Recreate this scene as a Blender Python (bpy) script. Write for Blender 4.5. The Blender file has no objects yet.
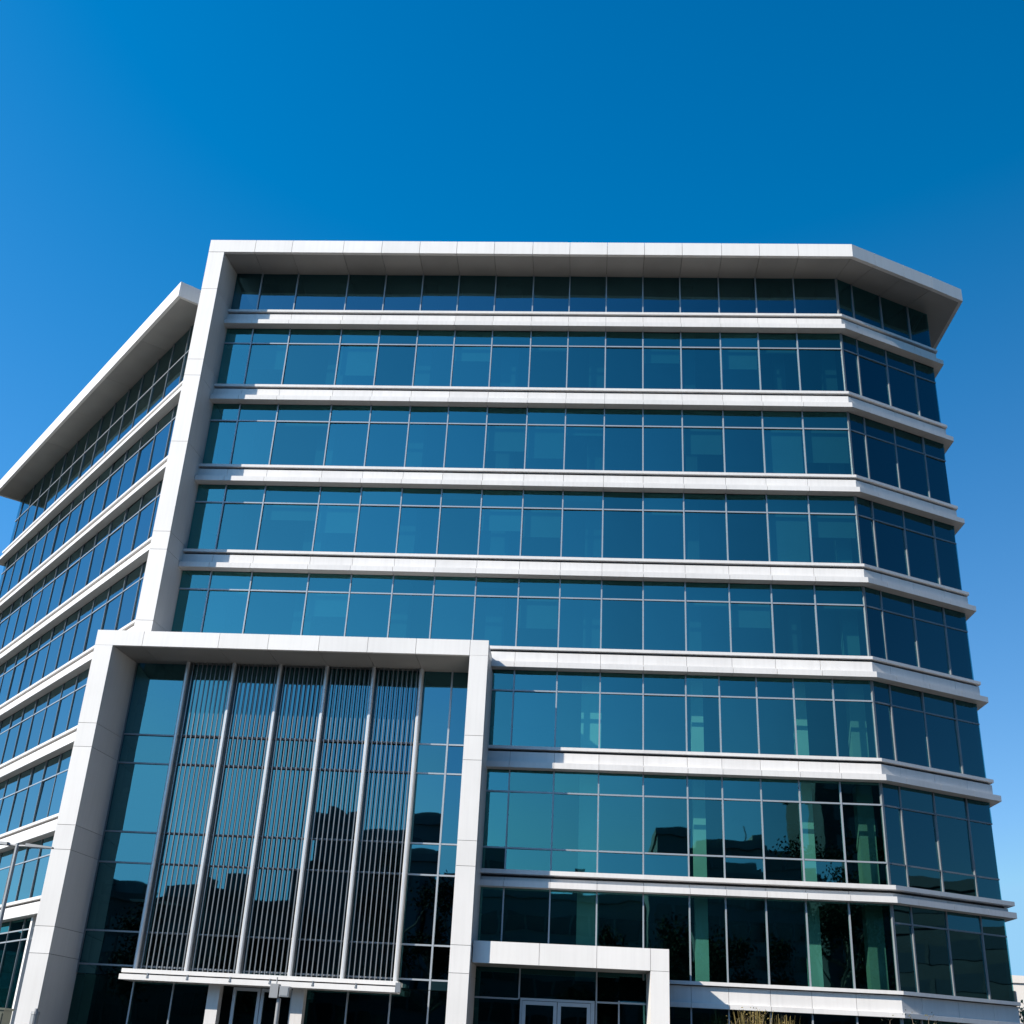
import bpy, math, random
from mathutils import Vector, Matrix
random.seed(7)
sc = bpy.context.scene
COL = sc.collection

# ------------------------------------------------------------------ materials
def new_mat(name):
    m = bpy.data.materials.new(name); m.use_nodes = True
    nt = m.node_tree
    for n in list(nt.nodes): nt.nodes.remove(n)
    out = nt.nodes.new('ShaderNodeOutputMaterial')
    return m, nt, out

def surf(name, col, rough=0.5, metal=0.0, var=0.06, scale=1.5, bump=0.0, bscale=40.0, streak=0.0, spec=0.5, island=0.0):
    """Principled surface whose base colour is broken up by object-space noise (and vertical rain streaks)."""
    m, nt, out = new_mat(name)
    N = nt.nodes.new; L = nt.links.new
    b = N('ShaderNodeBsdfPrincipled'); L(b.outputs[0], out.inputs[0])
    b.inputs['Roughness'].default_value = rough; b.inputs['Metallic'].default_value = metal
    b.inputs['Specular IOR Level'].default_value = spec
    geo = N('ShaderNodeNewGeometry')
    n1 = N('ShaderNodeTexNoise'); n1.inputs['Scale'].default_value = scale; n1.inputs['Detail'].default_value = 6
    L(geo.outputs['Position'], n1.inputs['Vector'])
    mr = N('ShaderNodeMapRange'); mr.inputs[1].default_value = .3; mr.inputs[2].default_value = .7
    mr.inputs[3].default_value = 1 - var; mr.inputs[4].default_value = 1 + var
    L(n1.outputs[0], mr.inputs[0])
    fac = mr.outputs[0]
    if streak:
        mp = N('ShaderNodeMapping'); mp.inputs['Scale'].default_value = (6, 6, .25)
        L(geo.outputs['Position'], mp.inputs['Vector'])
        n2 = N('ShaderNodeTexNoise'); n2.inputs['Scale'].default_value = 1.6; n2.inputs['Detail'].default_value = 4
        L(mp.outputs[0], n2.inputs['Vector'])
        m2 = N('ShaderNodeMapRange'); m2.inputs[1].default_value = .42; m2.inputs[2].default_value = .75
        m2.inputs[3].default_value = 1; m2.inputs[4].default_value = 1 - streak
        L(n2.outputs[0], m2.inputs[0])
        mu = N('ShaderNodeMath'); mu.operation = 'MULTIPLY'; L(fac, mu.inputs[0]); L(m2.outputs[0], mu.inputs[1]); fac = mu.outputs[0]
    if island:      # panel-to-panel tone differences
        m3 = N('ShaderNodeMapRange'); m3.inputs[3].default_value = 1-island; m3.inputs[4].default_value = 1+island*.4
        L(geo.outputs['Random Per Island'], m3.inputs[0])
        mu = N('ShaderNodeMath'); mu.operation = 'MULTIPLY'; L(fac, mu.inputs[0]); L(m3.outputs[0], mu.inputs[1]); fac = mu.outputs[0]
    mx = N('ShaderNodeVectorMath'); mx.operation = 'SCALE'; mx.inputs[0].default_value = col[:3]
    L(fac, mx.inputs['Scale']); L(mx.outputs[0], b.inputs['Base Color'])
    if bump:
        n3 = N('ShaderNodeTexNoise'); n3.inputs['Scale'].default_value = bscale; n3.inputs['Detail'].default_value = 5
        L(geo.outputs['Position'], n3.inputs['Vector'])
        bp = N('ShaderNodeBump'); bp.inputs['Strength'].default_value = bump; bp.inputs['Distance'].default_value = .02
        L(n3.outputs[0], bp.inputs['Height']); L(bp.outputs[0], b.inputs['Normal'])
    return m

def glass_mat(name, base=.245, tint=(.13, .36, .38), refl=(.26, .86, .86), wave=.045):
    """Coated curtain-wall glass: a tinted see-through sheet under a partly mirroring coating, slightly wavy."""
    m, nt, out = new_mat(name)
    N = nt.nodes.new; L = nt.links.new
    tr = N('ShaderNodeBsdfTransparent'); tr.inputs[0].default_value = (*tint, 1)
    gl = N('ShaderNodeBsdfGlossy'); gl.inputs['Color'].default_value = (*refl, 1); gl.inputs['Roughness'].default_value = .012
    geo = N('ShaderNodeNewGeometry')
    nz = N('ShaderNodeTexNoise'); nz.inputs['Scale'].default_value = .55; nz.inputs['Detail'].default_value = 1.5
    L(geo.outputs['Position'], nz.inputs['Vector'])
    bp = N('ShaderNodeBump'); bp.inputs['Strength'].default_value = wave; bp.inputs['Distance'].default_value = .1
    L(nz.outputs[0], bp.inputs['Height']); L(bp.outputs[0], gl.inputs['Normal'])
    dt = N('ShaderNodeVectorMath'); dt.operation = 'DOT_PRODUCT'; L(geo.outputs['Normal'], dt.inputs[0]); L(geo.outputs['Incoming'], dt.inputs[1])
    ab = N('ShaderNodeMath'); ab.operation = 'ABSOLUTE'; L(dt.outputs['Value'], ab.inputs[0])      # same on both sides of the sheet
    om = N('ShaderNodeMath'); om.operation = 'SUBTRACT'; om.inputs[0].default_value = 1; L(ab.outputs[0], om.inputs[1])
    fr = N('ShaderNodeMath'); fr.operation = 'POWER'; L(om.outputs[0], fr.inputs[0]); fr.inputs[1].default_value = 5
    tone = N('ShaderNodeMapRange'); tone.inputs[3].default_value = .84; tone.inputs[4].default_value = 1.06; L(geo.outputs['Random Per Island'], tone.inputs[0])
    tv = N('ShaderNodeVectorMath'); tv.operation = 'SCALE'; tv.inputs[0].default_value = refl; L(tone.outputs[0], tv.inputs['Scale']); L(tv.outputs[0], gl.inputs['Color'])
    mr = N('ShaderNodeMapRange'); mr.inputs[1].default_value = 0; mr.inputs[2].default_value = 1
    mr.inputs[3].default_value = base; mr.inputs[4].default_value = 1.0
    L(fr.outputs[0], mr.inputs[0])
    mix = N('ShaderNodeMixShader'); L(mr.outputs[0], mix.inputs[0]); L(tr.outputs[0], mix.inputs[1]); L(gl.outputs[0], mix.inputs[2])
    L(mix.outputs[0], out.inputs[0])
    return m

WHITE   = surf('white_panel', (.70, .695, .685), .42, var=.035, scale=.6, streak=.05, island=.05)
BAND    = surf('band_panel', (.645, .64, .635), .40, var=.035, scale=.8, streak=.07, island=.06)
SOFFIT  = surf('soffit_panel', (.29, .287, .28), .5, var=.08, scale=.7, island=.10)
BACKING = surf('joint_and_sill_shade', (.05, .05, .055), .8)
ALU     = surf('mullion_aluminium', (.31, .345, .38), .35, metal=.25, var=.04)
DARKALU = surf('dark_aluminium', (.22, .24, .26), .4, metal=.3)
POSTM   = surf('post_steel', (.56, .58, .60), .35, metal=.3, var=.05)
STEEL   = surf('screen_steel', (.19, .205, .22), .35, metal=.35, var=.06, scale=3)
GLASS   = glass_mat('facade_glass')
GLASS_R = [GLASS, glass_mat('facade_glass_b', .225, (.15, .38, .40)), glass_mat('facade_glass_c', .265, (.17, .42, .43))]
GLASS_A = glass_mat('clerestory_glass', .19, (.04, .10, .13), (.34, .85, 1.0))
GLASS_C = glass_mat('corner_glass', .20, (.14, .42, .44), (.30, .85, 1.0))
GLASS_L = [glass_mat('lower_glass_%s' % q, bb, (.30, .58, .53)) for q, bb in (('a', .235), ('b', .25), ('c', .22))]
GLASS_P = glass_mat('portal_glass', .195, (.02, .04, .045), (.30, .84, .97))
GLASS_D = glass_mat('ground_glass', .10, (.10, .16, .17))
GLASS_W = [glass_mat('wing_glass_%s' % q, bb, (.10, .26, .28), (.40, .68, .74)) for q, bb in (('a', .46), ('b', .50), ('c', .43))]
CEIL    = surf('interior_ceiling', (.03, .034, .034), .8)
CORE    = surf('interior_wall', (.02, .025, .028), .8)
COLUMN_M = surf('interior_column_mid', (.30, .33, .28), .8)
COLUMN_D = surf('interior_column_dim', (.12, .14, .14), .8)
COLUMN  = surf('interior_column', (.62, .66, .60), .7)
BLIND   = surf('roller_blind', (.19, .225, .225), .8)
DOORM   = surf('door_aluminium', (.42, .46, .50), .35, metal=.3)
ROOFM   = surf('roof_deck', (.30, .30, .29), .9)
ASPHALT = surf('asphalt', (.05, .05, .052), .85, var=.25, scale=.4, bump=.4, bscale=60)
PAVING  = surf('paving', (.095, .093, .088), .8, var=.12, scale=.8, bump=.2, bscale=12)
EARTH   = surf('ground_earth', (.055, .054, .04), .95, var=.3, scale=.05)
KERB    = surf('kerb_stone', (.33, .33, .32), .8, var=.1)
PAINT   = surf('road_paint', (.75, .75, .72), .6, var=.1)
POLE    = surf('galvanised_pole', (.30, .31, .32), .45, metal=.5, var=.1)
LAMPM   = surf('lamp_housing', (.28, .29, .30), .5, metal=.3)
LENS    = surf('lamp_lens', (.28, .30, .32), .2)
CABINET = surf('cabinet_paint', (.07, .08, .06), .6, var=.1)
BARK    = surf('shrub_bark', (.16, .12, .085), .9, var=.3, scale=12)
STRAW   = surf('dry_leaf', (.15, .115, .03), .75, var=.45, scale=14)
LEAFD   = surf('dull_leaf', (.10, .10, .05), .75, var=.45, scale=14)
LEAFG   = surf('green_leaf', (.09, .12, .035), .7, var=.5, scale=6)
LEAFT   = surf('tree_leaf', (.02, .026, .014), .9, var=.5, scale=1.2, spec=.05)
RENDERW = surf('white_render', (.68, .655, .62), .8, var=.05, scale=.4)
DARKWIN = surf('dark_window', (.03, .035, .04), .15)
BLOCK_A = surf('block_concrete', (.16, .155, .15), .8, var=.15, scale=.2)
BLOCK_B = surf('block_brick', (.12, .085, .07), .85, var=.2, scale=.3)
BLOCK_D = surf('block_dark', (.03, .033, .035), .8, var=.3, scale=.3)
BLOCK_C = surf('block_stone', (.20, .195, .18), .8, var=.15, scale=.2)

# ------------------------------------------------------------------ mesh helpers
class MB:
    def __init__(self): self.v = []; self.f = []; self.m = []
    def face(self, pts, mi=0):
        i = len(self.v); self.v += [tuple(p) for p in pts]; self.f.append(tuple(range(i, i+len(pts)))); self.m.append(mi)
    def hexa(self, a, b, mi=0, caps=True):
        """prism between two matching loops a and b"""
        i = len(self.v); n = len(a); self.v += [tuple(p) for p in a] + [tuple(p) for p in b]
        for k in range(n):
            self.f.append((i+k, i+(k+1) % n, i+n+(k+1) % n, i+n+k)); self.m.append(mi)
        if caps:
            self.f.append(tuple(i+k for k in range(n-1, -1, -1))); self.m.append(mi)
            self.f.append(tuple(i+n+k for k in range(n))); self.m.append(mi)
    def box(self, x0, x1, y0, y1, z0, z1, mi=0):
        self.hexa([(x0, y0, z0), (x1, y0, z0), (x1, y1, z0), (x0, y1, z0)],
                  [(x0, y0, z1), (x1, y0, z1), (x1, y1, z1), (x0, y1, z1)], mi)
    def prism(self, poly, z0, z1, mi=0):
        self.hexa([(x, y, z0) for x, y in poly], [(x, y, z1) for x, y in poly], mi)
    def tube(self, p, q, r0, r1=None, n=8, mi=0):
        p = Vector(p); q = Vector(q); r1 = r0 if r1 is None else r1
        d = (q-p).normalized(); u = d.orthogonal().normalized(); w = d.cross(u)
        a = [p+(u*math.cos(t)+w*math.sin(t))*r0 for t in (2*math.pi*k/n for k in range(n))]
        b = [q+(u*math.cos(t)+w*math.sin(t))*r1 for t in (2*math.pi*k/n for k in range(n))]
        self.hexa(a, b, mi)
    def build(self, name, mats, parent=None, fix=True):
        me = bpy.data.meshes.new(name)
        me.from_pydata(self.v, [], self.f)
        mats = mats if isinstance(mats, (list, tuple)) else [mats]
        for m in mats: me.materials.append(m)
        me.polygons.foreach_set('material_index', self.m)
        if fix:
            import bmesh
            bm = bmesh.new(); bm.from_mesh(me); bmesh.ops.recalc_face_normals(bm, faces=bm.faces); bm.to_mesh(me); bm.free()
        o = bpy.data.objects.new(name, me); COL.objects.link(o)
        if parent: o.parent = parent
        return o

def tag(o, label=None, cat=None, group=None, kind=None):
    if label: o['label'] = label
    if cat: o['category'] = cat
    if group: o['group'] = group
    if kind: o['kind'] = kind
    return o
def empty(name, loc, label, cat, group=None):
    o = bpy.data.objects.new(name, None); COL.objects.link(o); o.location = loc
    return tag(o, label, cat, group)

class Plane:
    """A facade plane: u along it, d outwards, z up."""
    def __init__(self, o, ang, flip=1):
        self.o = o; self.t = (math.cos(ang), math.sin(ang)); self.n = (self.t[1]*flip, -self.t[0]*flip)
    def p(self, u, d, z): return (self.o[0]+self.t[0]*u+self.n[0]*d, self.o[1]+self.t[1]*u+self.n[1]*d, z)
    def box(self, mb, u0, u1, d0, d1, z0, z1, mi=0):
        P = self.p
        mb.hexa([P(u0, d0, z0), P(u1, d0, z0), P(u1, d1, z0), P(u0, d1, z0)],
                [P(u0, d0, z1), P(u1, d0, z1), P(u1, d1, z1), P(u0, d1, z1)], mi)
    def pane(self, mb, u0, u1, z0, z1, mi=0, j=.011):
        a, b, c = (random.uniform(-j, j) for _ in range(3))
        P = self.p
        mb.face([P(u0, a-b-c, z0), P(u1, a+b-c, z0), P(u1, a+b+c, z1), P(u0, a-b+c, z1)], mi)

def sweep(mb, path, miters, prof, joints, gap=.018, mi=0):
    """Run the closed profile [(d, z)] along a plan path; at joint points the run is cut with a thin open gap."""
    n = len(path)
    for i in range(n-1):
        (x0, y0), (x1, y1) = path[i], path[i+1]
        L = math.hypot(x1-x0, y1-y0); t = ((x1-x0)/L, (y1-y0)/L)
        g0 = gap/2 if i in joints else 0; g1 = gap/2 if i+1 in joints else 0
        m0, m1 = miters[i], miters[i+1]
        a = [(x0+t[0]*g0+m0[0]*d, y0+t[1]*g0+m0[1]*d, z) for d, z in prof]
        b = [(x1-t[0]*g1+m1[0]*d, y1-t[1]*g1+m1[1]*d, z) for d, z in prof]
        mb.hexa(a, b, mi)
def make_miters(path, override={}):
    n = len(path); ns = []
    for i in range(n-1):
        dx, dy = path[i+1][0]-path[i][0], path[i+1][1]-path[i][1]; L = math.hypot(dx, dy)
        ns.append((dy/L, -dx/L))
    out = []
    for i in range(n):
        if i in override: out.append(override[i]); continue
        a = ns[max(i-1, 0)]; b = ns[min(i, n-2)]
        k = 1+a[0]*b[0]+a[1]*b[1]
        out.append(((a[0]+b[0])/k, (a[1]+b[1])/k))
    return out

# ------------------------------------------------------------------ camera, sky, sun
cam = bpy.data.cameras.new('camera'); co = bpy.data.objects.new('camera', cam); COL.objects.link(co)
R_ = [[0.9973418863520587, 0.054833632888720785, 0.04798368922813511],
      [-0.019484537832628414, -0.43385207597217257, 0.9007734060018007],
      [-0.07021050144505538, 0.8993139879257195, 0.43163043985332256]]
co.matrix_world = Matrix(((R_[0][0], R_[1][0], -R_[2][0], 0.0),
                          (R_[0][1], R_[1][1], -R_[2][1], -40.0),
                          (R_[0][2], R_[1][2], -R_[2][2], 1.6), (0, 0, 0, 1)))
cam.sensor_width = 36.0; cam.lens = 1162.117/1024*36.0; cam.clip_end = 5000; cam.clip_start = .1
sc.camera = co
SKY_R, SKY_G, SKY_B = 1.55, 1.66, 1.80
SUN = Vector((-1.45, -1.0, 1.08)).normalized()     # towards the sun
EL = math.asin(SUN.z); AZ = math.atan2(SUN.x, SUN.y)
w = bpy.data.worlds.new('World'); sc.world = w; w.use_nodes = True
nt = w.node_tree; bg = nt.nodes['Background']
sky = nt.nodes.new('ShaderNodeTexSky'); sky.sky_type = 'NISHITA'; sky.sun_disc = False
sky.sun_elevation = EL; sky.sun_rotation = AZ % (2*math.pi)
sky.altitude = 0; sky.air_density = 1.0; sky.dust_density = .35; sky.ozone_density = 2.2
# the photograph's deep, polarised blue: per-channel tone curve on the physical sky
def mth(op, x, y=None, clamp=False):
    n = nt.nodes.new('ShaderNodeMath'); n.operation = op; n.use_clamp = clamp
    nt.links.new(x, n.inputs[0])
    if y is not None: n.inputs[1].default_value = y
    return n.outputs[0]
sp = nt.nodes.new('ShaderNodeSeparateColor'); cb = nt.nodes.new('ShaderNodeCombineColor'); nt.links.new(sky.outputs[0], sp.inputs[0])
K = .085; ST = .12
r_ = mth('MAXIMUM', mth('MULTIPLY', mth('SUBTRACT', sp.outputs[0], .066/K), SKY_R*K/ST), .0)
g_ = mth('MULTIPLY', mth('POWER', mth('MULTIPLY', sp.outputs[1], K), 1.0), SKY_G/ST)
b_ = mth('MULTIPLY', mth('POWER', mth('MULTIPLY', sp.outputs[2], K), .80), SKY_B/ST)
r_ = mth('MINIMUM', r_, .38/ST); g_ = mth('MINIMUM', g_, .76/ST); b_ = mth('MINIMUM', b_, 1.12/ST)
for k, o_ in enumerate((r_, g_, b_)): nt.links.new(o_, cb.inputs[k])
# sky behind the camera turned down by direction to weaken the fill light
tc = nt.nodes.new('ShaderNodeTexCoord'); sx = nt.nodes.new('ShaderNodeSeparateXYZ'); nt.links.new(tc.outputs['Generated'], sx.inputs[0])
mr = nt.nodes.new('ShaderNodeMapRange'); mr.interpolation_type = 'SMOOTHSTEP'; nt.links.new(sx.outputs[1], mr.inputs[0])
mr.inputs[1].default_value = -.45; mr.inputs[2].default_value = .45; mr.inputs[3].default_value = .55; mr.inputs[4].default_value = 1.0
# added bright lobe in the unseen sky, aimed where the facade glass reflects
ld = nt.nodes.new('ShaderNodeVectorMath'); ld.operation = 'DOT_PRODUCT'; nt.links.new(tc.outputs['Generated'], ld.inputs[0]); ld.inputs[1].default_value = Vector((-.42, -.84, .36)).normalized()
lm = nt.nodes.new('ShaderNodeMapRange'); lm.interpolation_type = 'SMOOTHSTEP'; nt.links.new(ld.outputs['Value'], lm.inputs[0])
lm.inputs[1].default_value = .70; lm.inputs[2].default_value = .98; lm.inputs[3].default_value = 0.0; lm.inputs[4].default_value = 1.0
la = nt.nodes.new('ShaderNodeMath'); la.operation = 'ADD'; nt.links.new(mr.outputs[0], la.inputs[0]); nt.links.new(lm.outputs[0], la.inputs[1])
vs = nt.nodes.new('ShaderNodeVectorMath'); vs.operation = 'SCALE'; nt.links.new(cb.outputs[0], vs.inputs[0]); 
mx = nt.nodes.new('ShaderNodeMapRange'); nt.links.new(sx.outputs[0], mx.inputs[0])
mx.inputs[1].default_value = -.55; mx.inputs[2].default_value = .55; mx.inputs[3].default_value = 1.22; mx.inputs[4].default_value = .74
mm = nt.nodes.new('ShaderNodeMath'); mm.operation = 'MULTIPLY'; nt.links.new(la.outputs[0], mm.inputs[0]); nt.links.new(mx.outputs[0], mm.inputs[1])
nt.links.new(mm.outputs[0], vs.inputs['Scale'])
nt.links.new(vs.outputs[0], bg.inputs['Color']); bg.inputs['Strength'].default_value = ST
sl = bpy.data.lights.new('sun', 'SUN'); so = bpy.data.objects.new('sun', sl); COL.objects.link(so)
sl.energy = 5.0; sl.angle = math.radians(.53); sl.color = (1.50, 1.34, 1.15)
so.rotation_euler = SUN.to_track_quat('Z', 'Y').to_euler(); so.location = SUN*200
sc.view_settings.view_transform = 'Standard'; sc.view_settings.look = 'None'; sc.view_settings.exposure = 0; sc.view_settings.gamma = 1
sc.cycles.max_bounces = 8; sc.cycles.glossy_bounces = 4; sc.cycles.transparent_max_bounces = 12; sc.cycles.caustics_reflective = False

# ------------------------------------------------------------------ ground
g = MB(); g.face([(-1500, -1500, 0), (1500, -1500, 0), (1500, 1500, 0), (-1500, 1500, 0)]); tag(g.build('ground', EARTH), kind='structure')
g = MB(); g.box(-45, 40, -30, 30, -.2, .12); tag(g.build('forecourt', PAVING), kind='structure')
g = MB(); g.box(-400, 400, -62, -33, -.2, .02); tag(g.build('road', ASPHALT), kind='structure')
g = MB(); g.box(-400, 400, -30.35, -30.05, -.1, .15); tag(g.build('kerb', KERB), kind='structure')
g = MB()
for k in range(-30, 30): g.box(k*9, k*9+3, -47.6, -47.45, .02, .026)
tag(g.build('road_markings', PAINT), kind='structure')

# ------------------------------------------------------------------ MAIN BUILDING
B = empty('office_building', (0, 0, 0), 'seven storey glass office block with white bands and boxy white portal', 'office building')
AC = math.radians(29.5)
MAIN = Plane((0, 0), 0.0)
CORN = (9.84, 0.0); CEND = (CORN[0]+5.0*math.cos(AC), 5.0*math.sin(AC)); CBACK = (CEND[0]-.9, CEND[1]+14)
CH = Plane(CORN, AC)
CU = [0.0, .80, 2.33, 3.86, 5.0]
COLS = [-14.406, -12.832, -10.647, -9.027, -7.433, -5.883, -4.32, -2.723, -1.193, .343, 1.863, 3.40, 4.996, 6.521, 8.079, 9.84]
LOWC = [-2.723, -1.193, .343, 1.863, 3.36, 4.532, 5.83, 7.112, 8.48, 9.84]
ZB = [29.10, 25.42, 21.73, 18.06, 14.50, 10.91, 6.985, 3.60]      # underside of each white band
ZC = [29.92, 26.24, 22.54, 18.87, 15.32, 11.70, 7.53, 4.37]        # top of each sill
TOP = 31.83
TR = [None, 28.35, 24.63, 20.96, 17.31, 13.74, 10.16, None]
XL = -15.58

# white roof canopy that wraps the corner
path = [(-16.36, 0)] + [(x, 0) for x in COLS[:-1]] + [CORN]
chj = [CH.p(u, 0, 0)[:2] for u in CU[1:-1]]
path_r = path + chj + [CEND, CBACK]
ic = len(path)-1; ie = len(path_r)-2
mit_r = make_miters(path_r, {ie: (.82, -.66)})
jn = set(range(1, ic)) | set(range(ic+1, ie))
mb = MB()
sweep(mb, path_r, mit_r, [(1.505, TOP), (1.505, 32.44), (1.33, 32.44), (1.33, TOP+.012)], jn, .016, 0)    # fascia
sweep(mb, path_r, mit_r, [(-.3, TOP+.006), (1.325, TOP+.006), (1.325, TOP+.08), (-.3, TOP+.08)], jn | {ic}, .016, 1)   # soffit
sweep(mb, path_r, mit_r, [(-.3, TOP+.09), (1.32, TOP+.09), (1.32, 32.40), (-.3, 32.40)], set(), 0, 2)
mb.v = [(x, y, z+.115*max(0.0, (9.84-x)/26.2)) for x, y, z in mb.v]      # the eaves line falls slightly to the right
mb.build('roof_canopy', [WHITE, SOFFIT, BACKING], B)
# roof deck
mb = MB(); mb.prism([(-16.3, -1.2), (9.9, -1.2), (15.0, 1.6), (13.2, 16.4), (-16.3, 16.4)], 32.40, 32.42); mb.build('roof_deck', ROOFM, B)

PIERB = 14.6
# the tall white pier that frames the left end
mb = MB()
zz = [PIERB, 15.49, 18.28, 19.01, 22.84, 25.85, 26.6, 30.05, TOP+.10]
for a, b in zip(zz, zz[1:]):
    mb.prism([(-16.36, -1.5), (-15.70, -1.5), (-15.54, .2), (-15.54, 16), (-16.36, 16)], a+.008, b-.008)
mb.prism([(-16.34, -1.47), (-15.72, -1.47), (-15.56, .2), (-15.56, 15.9), (-16.34, 15.9)], PIERB, TOP+.09, 1)
mb.build('end_pier', [WHITE, BACKING], B)

# spandrel bands with projecting lip and sill cap, mitred round the corner
def band(i, zb, zc, x_left, cols, parent, path_tail=True):
    lipd, liph, pand, sild, silt, gv = .42, .20, .16, .24, .105, .085
    if i == 6: liph, sild, silt = .19, .40, .135
    if i == 7: lipd, liph, sild, pand, gv = .24, .14, .28, .13, .03
    p = [(x_left, 0)] + [(x, 0) for x in cols if x > x_left+.3 and x < 9.8] + [CORN] + chj + [CEND, CBACK]
    c = [k for k, q in enumerate(p) if q == CORN][0]; e = len(p)-2
    mt = make_miters(p, {e: (.35, -.85) if i == 7 else (.8, -.68)}); j = set(range(1, c)) | set(range(c+1, e))
    mb = MB()
    sweep(mb, p, mt, [(.02, zb), (lipd, zb), (lipd, zb+liph), (pand, zb+liph+.012), (pand, zc-silt-gv), (.02, zc-silt-gv)], j, .012, 0)
    sweep(mb, p, mt, [(-.12, zb+.01), (.05, zb+.01), (.05, zc-silt-.006), (-.12, zc-silt-.006)], set(), 0, 1)  # dark recess below the sill builds in the sill's shadow line
    o = mb.build('spandrel_band', [BAND, BACKING], parent)
    mb = MB(); sweep(mb, p, mt, [(-.08, zc-silt), (sild, zc-silt), (sild, zc), (-.08, zc)], set(), 0, 0)
    mb.build('sill', BAND, o)
for i, (zb, zc) in enumerate(zip(ZB, ZC)):
    low = i >= 5
    band(i, zb, zc, 2.3 if i == 7 else -3.52 if low else XL, LOWC if low else COLS, B)

def window(pl, u0, u1, z0, z1, trans, parent, name='window', glass=GLASS, frame='window_frame', left=True, blind=None, md=.065, fmat=ALU, mw=.048, vmat=None):
    """One bay of curtain wall: the pane(s) as the part, its aluminium frame and any roller blind as sub-parts."""
    zs = [z0] + list(trans) + [z1]
    mb = MB()
    for a, b in zip(zs, zs[1:]): pl.pane(mb, u0, u1, a, b)
    o = mb.build(name, glass, parent, fix=False)
    mb = MB()
    if left: pl.box(mb, u0-mw/2, u0+mw/2, -.06, md, z0, z1, 1 if vmat else 0)
    for t in trans: pl.box(mb, u0+(mw/2 if left else 0), u1-mw/2, -.05, md-.012, t-.026, t+.026)
    if mb.v: mb.build(frame, [fmat, vmat] if vmat else fmat, o)
    if blind:
        mb = MB(); pl.box(mb, u0+.06, u1-.06, -.16, -.15, blind, z1); mb.build('blind', BLIND, o)
    return o

rows = [(ZC[0], TOP+.1)] + [(ZC[i], ZB[i-1]) for i in range(1, 8)]
rb = random.Random(3)
for r, (z0, z1) in enumerate(rows):
    tr = [TR[r]] if TR[r] else []
    if r == 6: tr = [8.28, 10.16]
    if r <= 4: us = [-15.54] + COLS
    else: us = [-3.5] + LOWC
    for k in range(len(us)-1):
        bl = None
        if 1 <= r <= 4 and rb.random() < .5: bl = (TR[r] if rb.random() < .5 else z1) - rb.choice([.15, .35, .9, 1.4, 1.9])
        window(MAIN, us[k], us[k+1], 4.585 if r == 7 and us[k+1] < 2.6 else z0-.03, z1+.03, tr, B, 'clerestory_window' if r == 0 else 'window', GLASS_A if r == 0 else rb.choice(GLASS_L if r >= 5 else GLASS_R),
               'clerestory_frame' if r == 0 else 'window_frame', left=k > 0, blind=bl)
    ctr = list(tr)
    if r == 7: ctr = [6.42]
    for k in range(4):
        window(CH, CU[k], CU[k+1], z0-.03, z1+.03, ctr, B, 'corner_window', GLASS_C, 'corner_frame', left=True, md=.05, mw=.08 if k == 0 else .05,
               fmat=DARKALU)
us = [2.55] + [x for x in LOWC if x > 3]
for k in range(len(us)-1): window(MAIN, us[k], us[k+1], .12, 3.62, [2.75], B, 'storefront_window', GLASS_D, 'storefront_frame', left=k > 0)
for k in range(4): window(CH, CU[k], CU[k+1], .12, 3.62, [2.75], B, 'storefront_window', GLASS_D, 'storefront_frame')

# interior: floor plates, core wall, columns, far wall
INNER = [(-15.5, .14), (9.76, .14), (13.9, 2.55), (13.1, 14.5), (-15.5, 14.5)]
for zb, zc in zip(ZB, ZC):
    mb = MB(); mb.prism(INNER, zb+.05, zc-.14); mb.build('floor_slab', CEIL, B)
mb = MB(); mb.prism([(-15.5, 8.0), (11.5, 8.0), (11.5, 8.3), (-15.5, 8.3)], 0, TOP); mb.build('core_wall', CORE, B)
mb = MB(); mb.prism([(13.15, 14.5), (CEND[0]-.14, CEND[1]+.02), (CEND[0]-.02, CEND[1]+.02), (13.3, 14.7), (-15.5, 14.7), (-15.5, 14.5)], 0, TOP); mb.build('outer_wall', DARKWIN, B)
for r in range(8):
    z0, z1 = rows[r]
    for x, wdt in ((-14.2, .7), (-10.9, .7), (-7.25, .7), (-3.6, .7), (.05, .72), (3.82, .42), (7.46, .42), (9.45, .55)):
        if x < -3.5 and r >= 5: continue
        mb = MB(); mb.box(x-wdt/2, x+wdt/2, .75, .75+wdt, z0-.15, z1+.06); mb.build('column', (COLUMN_M if x > 9 else COLUMN) if r >= 5 or (r >= 3 and x > 9) else COLUMN_D, B)  # dimness of upper and corner columns is put into their colour

# ---- big white entrance portal
mb = MB()
PX0, PX1, PY = -17.42, -3.53, -2.0
PZ0, PZ1 = 14.35, 14.90
xs = [PX0, -15.73, -13.01, -11.25, -9.45, -7.74, -6.05, -4.17, PX1]
for a, b in zip(xs, xs[1:]):
    mb.box(a+(.007 if a > PX0 else 0), b-(.007 if b < PX1 else 0), PY, PY+.14, PZ0, PZ1)
    a2, b2 = max(a, -16.76), min(b, -4.17)
    if b2 > a2: mb.box(a2+.007, b2-.007, PY+.145, -.005, PZ0+.004, PZ0+.09, 1)
mb.box(PX0+.01, PX1-.01, PY+.15, -.02, PZ0+.10, PZ1-.006, 0)
zl = [0, 4.16, 4.97, 7.34, 8.13, 10.73, 11.55, PZ0]
for a, b in zip(zl, zl[1:]):
    lo = a+(.007 if a > 0 else 0); hi = b-.007
    mb.prism([(PX0, PY), (-16.78, PY), (-16.60, -.01), (-16.60, 2.5), (PX0, 2.5)], lo, hi)
    mb.prism([(-4.16, PY), (PX1, PY), (-3.50, -.01), (-4.16, -.01)], lo, hi)
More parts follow.
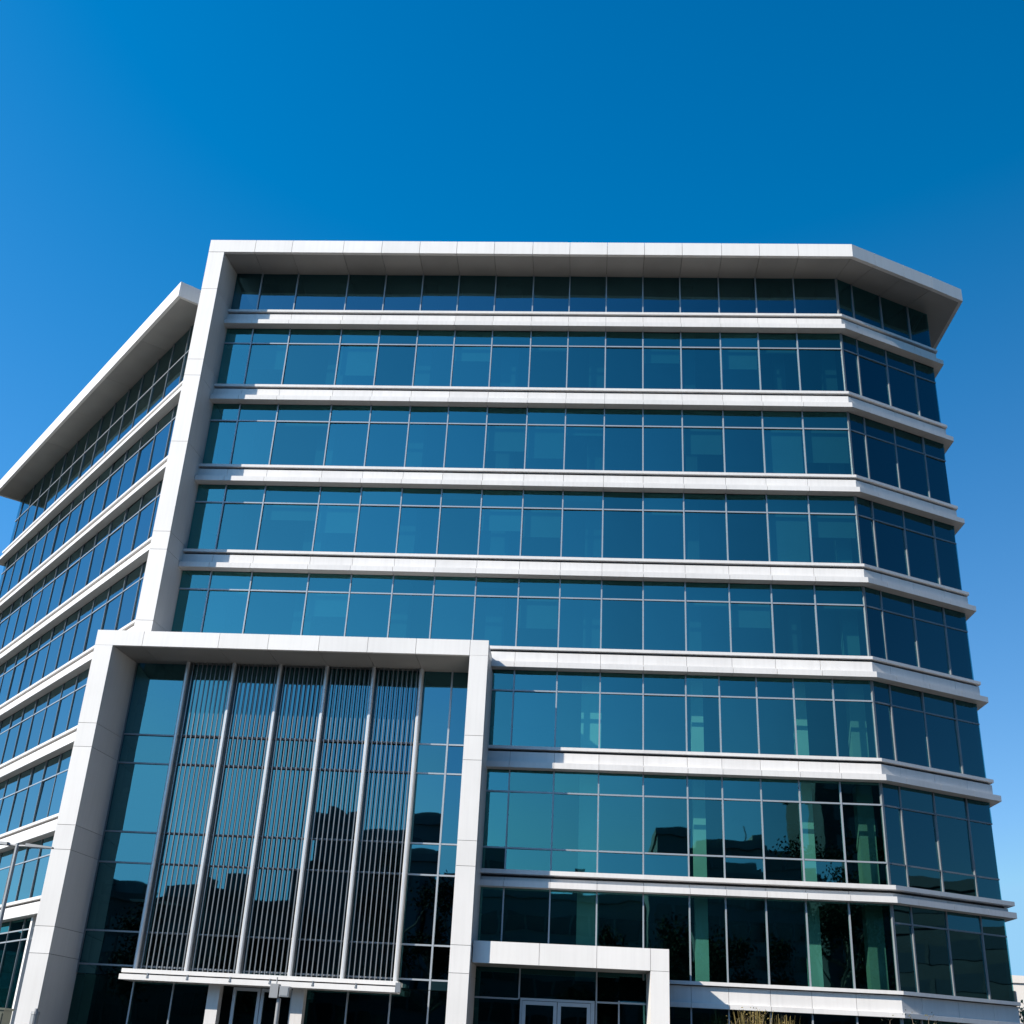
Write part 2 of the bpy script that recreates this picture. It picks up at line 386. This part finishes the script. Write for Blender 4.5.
mb.prism([(PX0+.02, PY+.02), (-16.80, PY+.02), (-16.62, 0), (-16.62, 2.4), (PX0+.02, 2.4)], 0, PZ0, 2)
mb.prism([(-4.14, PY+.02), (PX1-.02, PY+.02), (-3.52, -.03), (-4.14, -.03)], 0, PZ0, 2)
mb.build('portal_frame', [WHITE, SOFFIT, BACKING], B)

mb = MB(); mb.box(-16.59, -15.52, .7, .8, 0, 14.8); mb.box(-15.56, -15.52, .05, .7, 0, 14.33); mb.build('lobby_wall', CORE, B)
PT = [4.04, 5.09, 7.29, 8.31, 10.68, 11.70]
POSTS = [-14.57, -12.87, -11.17, -9.47, -7.76, -6.04]
us = [-16.6, POSTS[0], POSTS[1], POSTS[2], POSTS[3], POSTS[4], POSTS[5], -4.95, -4.16]
for k in range(len(us)-1):
    window(MAIN, us[k], us[k+1], 3.75, PZ0+.03, PT, B, 'portal_window', GLASS_P, 'portal_window_frame', left=True, fmat=ALU if k >= 6 else DARKALU, mw=.06)
# ground floor glazing under the ledge
us = [-16.6, -14.62, -13.29, -11.83]
for a, b in zip(us, us[1:]): window(MAIN, a, b, .12, 3.73, [], B, 'storefront_window', GLASS_D, 'storefront_frame', left=a > -16.5)
us = [-9.09, -7.57, -6.19, -4.95, -4.16]
for a, b in zip(us, us[1:]): window(MAIN, a, b, .12, 3.73, [], B, 'storefront_window', GLASS_D, 'storefront_frame', left=a > -9)
for x in (-11.83, -9.09):
    mb = MB(); mb.box(x-.19, x+.19, -.42, -.04, .12, 3.58); mb.build('pillar', BAND, B)
def door(x0, x1, z1, parent, st=.10):
    mb = MB(); MAIN.pane(mb, x0+st, x1-st, .22, z1-st, j=.002); o = mb.build('door', GLASS_D, parent, fix=False)
    mb = MB(); mb.box(x0, x0+st, -.07, .03, .12, z1); mb.box(x1-st, x1, -.07, .03, .12, z1)
    mb.box(x0+st, x1-st, -.068, .028, z1-st, z1); mb.box(x0+st, x1-st, -.068, .028, .12, .24)
    mb.build('door_frame', DOORM, o)
    mb = MB(); xh = x1-st-.06 if x0 < (x0+x1)/2 else x0
    mb.tube((xh, -.13, .9), (xh, -.13, 1.6), .018); mb.build('door_handle', STEEL, o)
door(-11.30, -10.40, 3.55, B); door(-10.38, -9.30, 3.55, B)

# vertical rod screen
for x in POSTS:
    mb = MB()
    mb.prism([(x-.065, -.34), (x-.03, -.38), (x+.03, -.38), (x+.065, -.34), (x+.065, -.02), (x-.065, -.02)], 3.93, PZ0)
    mb.build('screen_post', POSTM, B)
for k in range(5):
    a, b = POSTS[k], POSTS[k+1]
    for q in range(1, 10):
        x = a+(b-a)*q/10+.015
        mb = MB(); mb.box(x-.015, x+.015, -.27, -.20, 3.93, PZ0-.01); mb.build('screen_rod', STEEL, B)
    for z in PT[1:]+[4.04]:
        if z < 4.1: continue
        mb = MB(); mb.box(a+.07, b-.07, -.195, -.165, z-.009, z+.009)
        for q in range(1, 10):
            x = a+(b-a)*q/10+.015; mb.box(x-.012, x+.012, -.166, -.02, z-.015, z+.015)
        mb.build('screen_rail', DARKALU, B)
# ledge under the screen
mb = MB()
mb.box(-14.72, -5.83, -1.06, -.02, 3.78, 3.90); mb.box(-14.76, -5.90, -1.10, -.02, 3.575, 3.735); mb.box(-14.7, -6.0, -.96, -.03, 3.735, 3.78, 1)
o = mb.build('ledge', [WHITE, BACKING], B)
for x in (-13.84, -12.55, -11.17, -9.89, -8.52, -7.15):
    mb = MB(); mb.box(x-.022, x+.022, -1.12, -1.05, 3.66, 3.79); mb.box(x-.035, x+.035, -1.115, -1.09, 3.64, 3.68); mb.build('bracket', DARKALU, o)
mb = MB(); mb.box(-5.90, -5.74, -1.09, -.9, 3.58, 3.86); mb.build('end_plate', DARKALU, o)

# ---- small white entrance frame beside the portal
EY, EX0, EX1 = -1.6, -3.495, 2.58
mb = MB()
xs = [EX0, -1.42, .36, 2.01, EX1]
for a, b in zip(xs, xs[1:]): mb.box(a+.006, b-(.006 if b < EX1 else 0), EY, EY+.12, 4.52, 5.16)
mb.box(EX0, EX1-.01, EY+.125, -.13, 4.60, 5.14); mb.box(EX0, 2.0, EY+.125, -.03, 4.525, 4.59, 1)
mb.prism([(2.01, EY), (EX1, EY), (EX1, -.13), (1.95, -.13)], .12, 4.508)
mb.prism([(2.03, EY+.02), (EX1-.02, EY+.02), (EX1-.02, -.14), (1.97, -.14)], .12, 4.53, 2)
mb.build('entrance_frame', [WHITE, SOFFIT, BACKING], B)
window(MAIN, EX0, -2.075, .12, 4.56, [3.61], B, 'entrance_window', GLASS_D, 'entrance_window_frame', left=False)
window(MAIN, -2.075, .382, 3.61, 4.56, [], B, 'entrance_window', GLASS_D, 'entrance_window_frame')
window(MAIN, .382, 1.095, .12, 4.56, [3.63], B, 'entrance_window', GLASS_D, 'entrance_window_frame')
window(MAIN, 1.095, 1.98, .12, 3.70, [3.64], B, 'entrance_window', GLASS_D, 'entrance_window_frame')
window(MAIN, 1.095, 1.98, 3.70, 4.56, [], B, 'entrance_window', GLASS_D, 'entrance_window_frame', left=False)
door(-1.96, -.86, 3.57, B, .11); door(-.84, .20, 3.57, B, .11)
mb = MB(); mb.box(-2.03, -1.97, -.05, .04, .12, 3.58); mb.box(.21, .33, -.05, .04, .12, 3.58); mb.box(-2.03, .33, -.05, .04, 3.585, 3.655); mb.build('door_surround', DOORM, B)

# ------------------------------------------------------------------ LEFT WING
W = empty('office_wing', (-15.58, 0, 0), 'long glass side wing receding at the left under an overhanging white roof', 'building wing')
WA = math.radians(48.530641)
class WP(Plane):
    def __init__(self):
        self.o = (0, 0); self.t = (-math.cos(WA), math.sin(WA)); self.n = (-math.sin(WA), -math.cos(WA))
WG = WP()      # local to the wing's empty
wzb = [27.22, 23.50, 19.72, 16.13, 12.66, 9.13, 6.05]
wzc = [28.02, 24.30, 20.52, 16.92, 13.46, 9.90, 6.76]
wtr = [30.0, 26.53, 22.75, 18.97, 15.39, 11.78, 8.39, 5.30]
wtop = 31.47; UEND = 29.2
wu = [.79+1.84*k for k in range(0, 16)] + [UEND]
for i, (zb, zc) in enumerate(zip(wzb, wzc)):
    p = [WG.p(UEND, 0, 0)[:2]] + [WG.p(u, 0, 0)[:2] for u in reversed(wu[:-1])] + [WG.p(0.6, 0, 0)[:2]]
    back = (p[0][0]+.75*9, p[0][1]+.66*9)
    p = [back] + p
    mt = make_miters(p); j = set(range(2, len(p)-1))
    mb = MB()
    sweep(mb, p, mt, [(.02, zb), (.42, zb), (.42, zb+.2), (.16, zb+.212), (.16, zc-.19), (.02, zc-.19)], j, .012, 0)
    sweep(mb, p, mt, [(-.12, zb+.01), (.05, zb+.01), (.05, zc-.115), (-.12, zc-.115)], set(), 0, 1)  # same dark recess, standing in for shadow under the wing sills
    o = mb.build('spandrel_band', [BAND, BACKING], W)
    mb = MB(); sweep(mb, p, mt, [(-.08, zc-.105), (.24, zc-.105), (.24, zc), (-.08, zc)], set(), 0, 0); mb.build('sill', BAND, o)
wrows = [(wzc[0], wtop)] + [(wzc[i], wzb[i-1]) for i in range(1, 7)] + [(.12, wzb[6])]
for r, (z0, z1) in enumerate(wrows):
    nm = ('clerestory_window', 'clerestory_frame') if r == 0 else ('storefront_window', 'storefront_frame') if r == 7 else ('window', 'window_frame')
    for k in range(len(wu)-1):
        if wu[k+1] < 2.0: continue
        bl = z1-rb.choice([.4, 1.1, 1.6]) if 0 < r < 7 and rb.random() < .3 else None
        window(WG, wu[k], wu[k+1], z0-.03, z1+.03, [wtr[r]] if r < 7 else [5.25, 5.62], W, nm[0], rb.choice(GLASS_W) if r < 7 else GLASS_D, nm[1], blind=bl, mw=.034, md=.045, fmat=ALU, vmat=DARKALU)  # darker metal on the mullions puts their shaded side into the colour
mb = MB(); WG.box(mb, 8.62, 8.83, -.05, .14, .12, 6.04); mb.build('corner_trim', WHITE, W)
# roof
mb = MB()
WG.box(mb, 2.55, 29.55, 1.32, 1.47, wtop, 32.22, 0); WG.box(mb, 2.55, 2.70, -9, 1.315, wtop, 32.22, 0); WG.box(mb, 29.40, 29.55, -9, 1.315, wtop, 32.22, 0)
for k in range(6):
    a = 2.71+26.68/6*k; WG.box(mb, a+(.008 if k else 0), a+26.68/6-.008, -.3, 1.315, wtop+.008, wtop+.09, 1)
WG.box(mb, 2.71, 29.39, -9, 1.31, wtop+.10, 32.19, 2)
mb.build('roof_canopy', [WHITE, SOFFIT, ROOFM], W)
for zb, zc in zip(wzb, wzc):
    mb = MB(); WG.box(mb, 1.0, UEND-.1, -8, -.14, zb+.05, zc-.14); mb.build('floor_slab', CEIL, W)
mb = MB(); WG.box(mb, 1.0, UEND-.1, -7.3, -7.0, 0, wtop); mb.build('core_wall', CORE, W)
mb = MB(); WG.box(mb, UEND-.06, UEND, -8, -.06, 0, wtop); mb.build('end_wall', GLASS_C, W)

# ------------------------------------------------------------------ small things in front
# twin-arm street lamp at the far left edge
lp = empty('street_lamp', (-16.62, -6, 0.12), 'slim grey twin-arm street lamp standing at the left edge before the wing', 'street lamp')
mb = MB(); mb.tube((0, 0, 0), (0, 0, 6.74), .075, .055, 12); mb.tube((0, 0, 0), (0, 0, .35), .12, .10, 12); mb.build('pole', POLE, lp)
for s, e, dz in ((-1, -.95, .06), (1, 1.08, -.04)):
    mb = MB(); mb.tube((0, 0, 6.66), (s*.3, 0, 6.68+dz*.3), .035, .03, 8); mb.build('arm', POLE, lp)
    mb = MB()
    mb.hexa([(s*.28, -.10, 6.65+dz*.2), (s*.28, .10, 6.65+dz*.2), (s*.28, .10, 6.74+dz*.2), (s*.28, -.10, 6.74+dz*.2)],
            [(e, -.07, 6.66+dz), (e, .07, 6.66+dz), (e, .07, 6.70+dz), (e, -.07, 6.70+dz)])
    o = mb.build('lamp_head', LAMPM, lp)
    mb = MB(); mb.box(min(s*.4, e*.9), max(s*.4, e*.9), -.055, .055, 6.632+dz*.6, 6.648+dz*.6); mb.build('lamp_lens', LENS, o)

# grey post with dark cap by the portal leg
o = empty('bollard', (-15.93, -4, .12), 'tall grey bollard with a dark cap in front of the left portal leg', 'bollard')
mb = MB(); mb.tube((0, 0, 0), (0, 0, 2.24), .12, .115, 14); mb.build('post', POLE, o)
mb = MB(); mb.tube((0, 0, 2.24), (0, 0, 2.32), .13, .12, 14); mb.tube((.0, 0, 2.32), (.0, 0, 2.40), .06, .045, 10); mb.build('cap', LAMPM, o)

# utility cabinet
o = empty('utility_cabinet', (-18.75, -1.0, 0), 'dull green utility cabinet at the foot of the wing glazing', 'cabinet')
mb = MB(); mb.box(-.6, .6, -.3, .3, .12, 2.50); mb.box(-.64, .64, -.34, .34, 2.50, 2.56); mb.build('body', CABINET, o)
for s in (-1, 1):
    mb = MB(); mb.box(min(s*.02, s*.56), max(s*.02, s*.56), -.325, -.303, .25, 2.42); d = mb.build('door', CABINET, o)
    mb = MB(); mb.box(s*.08-.02, s*.08+.02, -.35, -.327, 1.2, 1.4); mb.build('handle', LAMPM, d)

# floodlight post below the ledge
o = empty('floodlight', (-9.40, -1.62, .12), 'boxy grey floodlight on a thin post under the ledge of the rod screen', 'floodlight')
mb = MB(); mb.tube((0, 0, 0), (0, 0, 3.10), .075, .065, 12); mb.build('pole', POLE, o)
mb = MB(); mb.box(-.28, -.02, -.17, .16, 3.10, 3.50); mb.build('housing', LAMPM, o)
mb = MB(); mb.box(.03, .33, -.20, .12, 3.14, 3.44); h = mb.build('lamp_head', POLE, o)
mb = MB(); mb.box(.06, .30, -.215, -.203, 3.17, 3.41); mb.build('lamp_lens', LENS, h)
mb = MB(); mb.tube((-.13, 0, 3.50), (-.13, 0, 3.70), .02, .02, 8); mb.build('bracket', POLE, o)

# ---- plants
def shrub(x, y, h, spread, nstem, nleaf, leafmat, name, label, cat, ls=.055, seed=1, z0=.12, group=None):
    rr = random.Random(seed)
    o = empty(name, (x, y, z0), label, cat, 'shrubs along the foot of the facade')
    st = MB(); lf = MB()
    tips = []
    for s in range(nstem):
        a = rr.uniform(0, 2*math.pi); e = spread*rr.uniform(.15, 1)
        p = Vector((rr.uniform(-.12, .12), rr.uniform(-.12, .12), 0)); hh = h*rr.uniform(.72, 1.0)
        q = Vector((math.cos(a)*e, math.sin(a)*e, hh)); prev = p; r = .028
        for k in range(1, 6):
            t = k/5; c = p.lerp(q, t) + Vector((rr.uniform(-.06, .06), rr.uniform(-.06, .06), 0)); c.z = p.z+(q.z-p.z)*t
            c.x = p.x+(c.x-p.x)*t**.4 if t < 1 else c.x
            st.tube(prev, c, r, r*.75, 5); r *= .75
            if k >= 2:
                tips.append((prev, c))
                for b in range(2):
                    d = c+Vector((rr.uniform(-.3, .3), rr.uniform(-.3, .3), rr.uniform(.1, .4))); d.z = min(d.z, h*1.02)
                    st.tube(c, d, r*.6, r*.25, 4); tips.append((c, d))
            prev = c
    for _ in range(nleaf):
        if leafmat is STRAW and rr.random() < .45:
            p = Vector((rr.gauss(0, spread*.5), rr.gauss(0, spread*.5), h*rr.uniform(.3, .8))); q = p*1.0; q.z = min(h*1.03, p.z+rr.uniform(.3, .9)); q.x *= 1.35; q.y *= 1.35
            sd = Vector((rr.uniform(-1, 1), rr.uniform(-1, 1), 0))*.016; lf.face([p-sd, p+sd, q+sd*.3, q-sd*.3]); continue
        a, b = rr.choice(tips); c = a.lerp(b, rr.random()) + Vector((rr.gauss(0, .07), rr.gauss(0, .07), rr.gauss(0, .06)))
        d = Vector((rr.gauss(0, 1), rr.gauss(0, 1), rr.gauss(.5, .8))).normalized(); u = d.orthogonal().normalized()
        l = ls*rr.uniform(.6, 1.5); wd = l*rr.uniform(.22, .4)
        lf.face([c, c+d*l*.5+u*wd, c+d*l, c+d*l*.5-u*wd])
    st.build('stem', BARK, o); lf.build('foliage', leafmat, o, fix=False)
    return o
SG = None
shrub(4.10, -4.2, 3.02, .35, 5, 90, LEAFD, 'shrub', 'thin bare shrub with grey twigs beside the straw coloured bushes', 'shrub', seed=3)
shrub(4.72, -4.0, 3.22, .42, 12, 2200, STRAW, 'shrub', 'straw yellow feathery shrub before the ground floor, the taller one', 'shrub', seed=5)
shrub(5.52, -4.0, 3.12, .42, 12, 2200, STRAW, 'shrub', 'straw yellow feathery shrub to the right of the taller straw one', 'shrub', seed=8)
shrub(8.62, -4.0, 3.22, .4, 7, 420, LEAFD, 'shrub', 'sparse brown green shrub under the building corner, nearer the entrance', 'shrub', seed=11)
shrub(9.40, -4.0, 3.36, .45, 7, 420, LEAFD, 'shrub', 'sparse brown green shrub under the chamfered building corner, rightmost one', 'shrub', seed=14)

# ---- pale low building and greenery beyond the right side
o = empty('background_building', (48, 76, 0), 'small sunlit white building far behind the right corner of the office block', 'building')
mb = MB(); mb.box(-14, 16, -6, 12, 0, 10.35); mb.build('wall', RENDERW, o)
mb = MB(); mb.box(-14.15, 16.15, -6.15, 12.15, 10.35, 10.95); mb.build('roof', RENDERW, o)
for zz in (8.55, 5.4):
    for k in range(9):
        x = -12.2+k*3.1; mb = MB(); mb.box(x, x+1.1, -6.06, -5.98, zz, zz+1.15); wn = mb.build('window', DARKWIN, o)
        mb = MB(); mb.box(x-.08, x+1.18, -6.12, -6.065, zz-.12, zz-.02); mb.build('window_sill', RENDERW, wn)
def bush(x, y, rx, h, seed, label):
    rr = random.Random(seed); o = empty('bush', (x, y, 0), label, 'bush', 'bushes before the white building')
    st = MB(); st.tube((0, 0, 0), (0, 0, h*.5), .09, .05, 7)
    lf = MB()
    for _ in range(34):
        c = Vector((rr.gauss(0, .45)*rx, rr.gauss(0, .4)*rx, h*(.25+.65*rr.random()))); st.tube((0, 0, h*.2), c, .03, .012, 4)
        for _ in range(70):
            p = c+Vector((rr.gauss(0, .26), rr.gauss(0, .26), rr.gauss(0, .24)))*rx*.7; d = Vector((rr.gauss(0, 1), rr.gauss(0, 1), rr.gauss(.3, 1))).normalized(); u = d.orthogonal().normalized()
            l = rr.uniform(.14, .32); lf.face([p, p+d*l*.5+u*l*.3, p+d*l, p+d*l*.5-u*l*.3])
    st.build('trunk', BARK, o); lf.build('foliage', LEAFG, o, fix=False)
bush(23.5, 30, 1.6, 6.9, 21, 'green bush growing before the white building, close to the glass corner')
bush(26.4, 31, 1.9, 5.6, 22, 'second green bush beyond the first, farther from the glass corner')

# ---- street blocks across the road that the glass mirrors
def block(x0, x1, y, depth, h, mat, label, bays, floors, top=None, seed=0, rot=0):
    rr = random.Random(seed)
    o = empty('street_block', ((x0+x1)/2, y, 0), label, 'building', 'street blocks across the road'); o.rotation_euler.z = math.radians(rot)
    wd = x1-x0; mb = MB(); mb.box(-wd/2, wd/2, -depth, 0, 0, h); mb.build('wall', mat, o)
    mb = MB(); mb.box(-wd/2-.3, wd/2+.3, -depth-.3, .3, h, h+.9); mb.build('parapet', mat, o)
    if top:
        a, b, hh = top; mb = MB(); mb.box(a, b, -depth*.7, -depth*.2, h+.9, h+.9+hh); mb.build('plant_room', mat, o)
    for k in range(5):
        a = rr.uniform(-wd/2+1, wd/2-5); b = rr.uniform(1.5, 4.5); hh = rr.uniform(.6, 2.0)
        mb = MB(); mb.box(a, a+b, -depth*rr.uniform(.3, .5), -depth*rr.uniform(.05, .2), h+.9, h+.9+hh); mb.build('rooftop_unit', BLOCK_C, o)
    a = rr.uniform(-wd/3, wd/3); mb = MB(); mb.tube((a, -depth*.4, h+.9), (a, -depth*.4, h+4.6), .09, .05, 7); mb.build('mast', POLE, o)
    fh = (h-1.5)/floors
    for f in range(floors):
        mb = MB(); z = 1.2+f*fh
        mb.box(-wd/2+1.2, wd/2-1.2, .02, .10, z, z+fh*.55); wn = mb.build('ribbon_window', DARKWIN, o)
        mb = MB()
        for k in range(1, bays): x = -wd/2+1.2+(wd-2.4)*k/bays; mb.box(x-.15, x+.15, .10, .2, z, z+fh*.55)
        mb.build('window_frame', mat, wn)
block(-62, -33, -100, 20, 18.5, BLOCK_B, 'low brick street block mirrored at the left of the portal glass', 12, 5, seed=1)
block(-36, -17, -112, 22, 28.6, BLOCK_A, 'tall grey street block mirrored behind the right bays of the rod screen', 9, 8, (-6, 2, 1.4), seed=2)
block(-16.5, 10, -118, 20, 22.3, BLOCK_C, 'pale low street block mirrored between the two taller ones', 9, 5, seed=3)
block(10.5, 40, -110, 22, 26.6, BLOCK_A, 'wide dark street block mirrored in the sixth floor windows', 12, 7, (-5, 1, 1.6), seed=4)
block(27, 34, -92, 10, 32.0, BLOCK_D, 'slender dark tower mirrored near the chamfered corner', 3, 9, seed=5)
block(60, 140, -22, 24, 17.5, BLOCK_D, 'long dark street block mirrored in the chamfered corner glass', 18, 5, seed=6, rot=90)
block(-155, -55, 52, 20, 12.0, BLOCK_A, 'low grey street block mirrored at the foot of the wing', 16, 3, seed=7, rot=-121)

def tree(x, y, h, cr, seed, label):
    rr = random.Random(seed); o = empty('street_tree', (x, y, 0), label, 'tree', 'trees across the road')
    st = MB(); lf = MB(); p = Vector((0, 0, 0)); r = .022*h; pts = []
    for k in range(1, 7):
        q = Vector((rr.gauss(0, .015*h), rr.gauss(0, .015*h), h*.62*k/6)); st.tube(p, q, r, r*.84, 9); r *= .84; p = q; pts.append(q)
    cl = []
    for k in range(16):
        b = rr.choice(pts[2:]); a = rr.uniform(0, 6.283); L_ = cr*rr.uniform(.45, 1.0)
        e = b+Vector((math.cos(a)*L_, math.sin(a)*L_, h*rr.uniform(.06, .34))); e.z = min(e.z, h*.93)
        m = b.lerp(e, .5)+Vector((0, 0, -.03*h)); st.tube(b, m, r*.8, r*.5, 6); st.tube(m, e, r*.5, r*.15, 5); cl += [e, m.lerp(e, .6)]
    for c in cl:
        s_ = cr*rr.uniform(.22, .36)
        for _ in range(280):
            q = c+Vector((rr.gauss(0, 1), rr.gauss(0, 1), rr.gauss(0, .75)))*s_*.6
            d = Vector((rr.gauss(0, 1), rr.gauss(0, 1), rr.gauss(.2, 1))).normalized(); u = d.orthogonal().normalized(); l = rr.uniform(.18, .42)
            lf.face([q, q+d*l*.5+u*l*.32, q+d*l, q+d*l*.5-u*l*.32])
    st.build('trunk', BARK, o); lf.build('crown', LEAFT, o, fix=False)
for q, (x, y, h, cr, lb) in enumerate([
    (24, -70, 23.5, 4.2, 'tallest dark street tree, mirrored near the chamfered corner'),
    (12.5, -72, 15.5, 4.0, 'round street tree mirrored above the right end of the entrance frame'),
    (33, -72, 15.0, 4.4, 'broad street tree mirrored in the last bays before the corner'),
    (2.5, -70, 13.5, 3.6, 'small street tree mirrored straight above the doors'),
    (-15, -72, 18.5, 4.3, 'tall street tree mirrored in the right bays of the rod screen'),
    (-29, -70, 14.5, 4.0, 'middling street tree mirrored in the centre of the rod screen'),
    (-41, -72, 15.5, 4.2, 'wide street tree mirrored at the left strip of the portal glass')]): tree(x, y, h, cr, 50+q, lb)
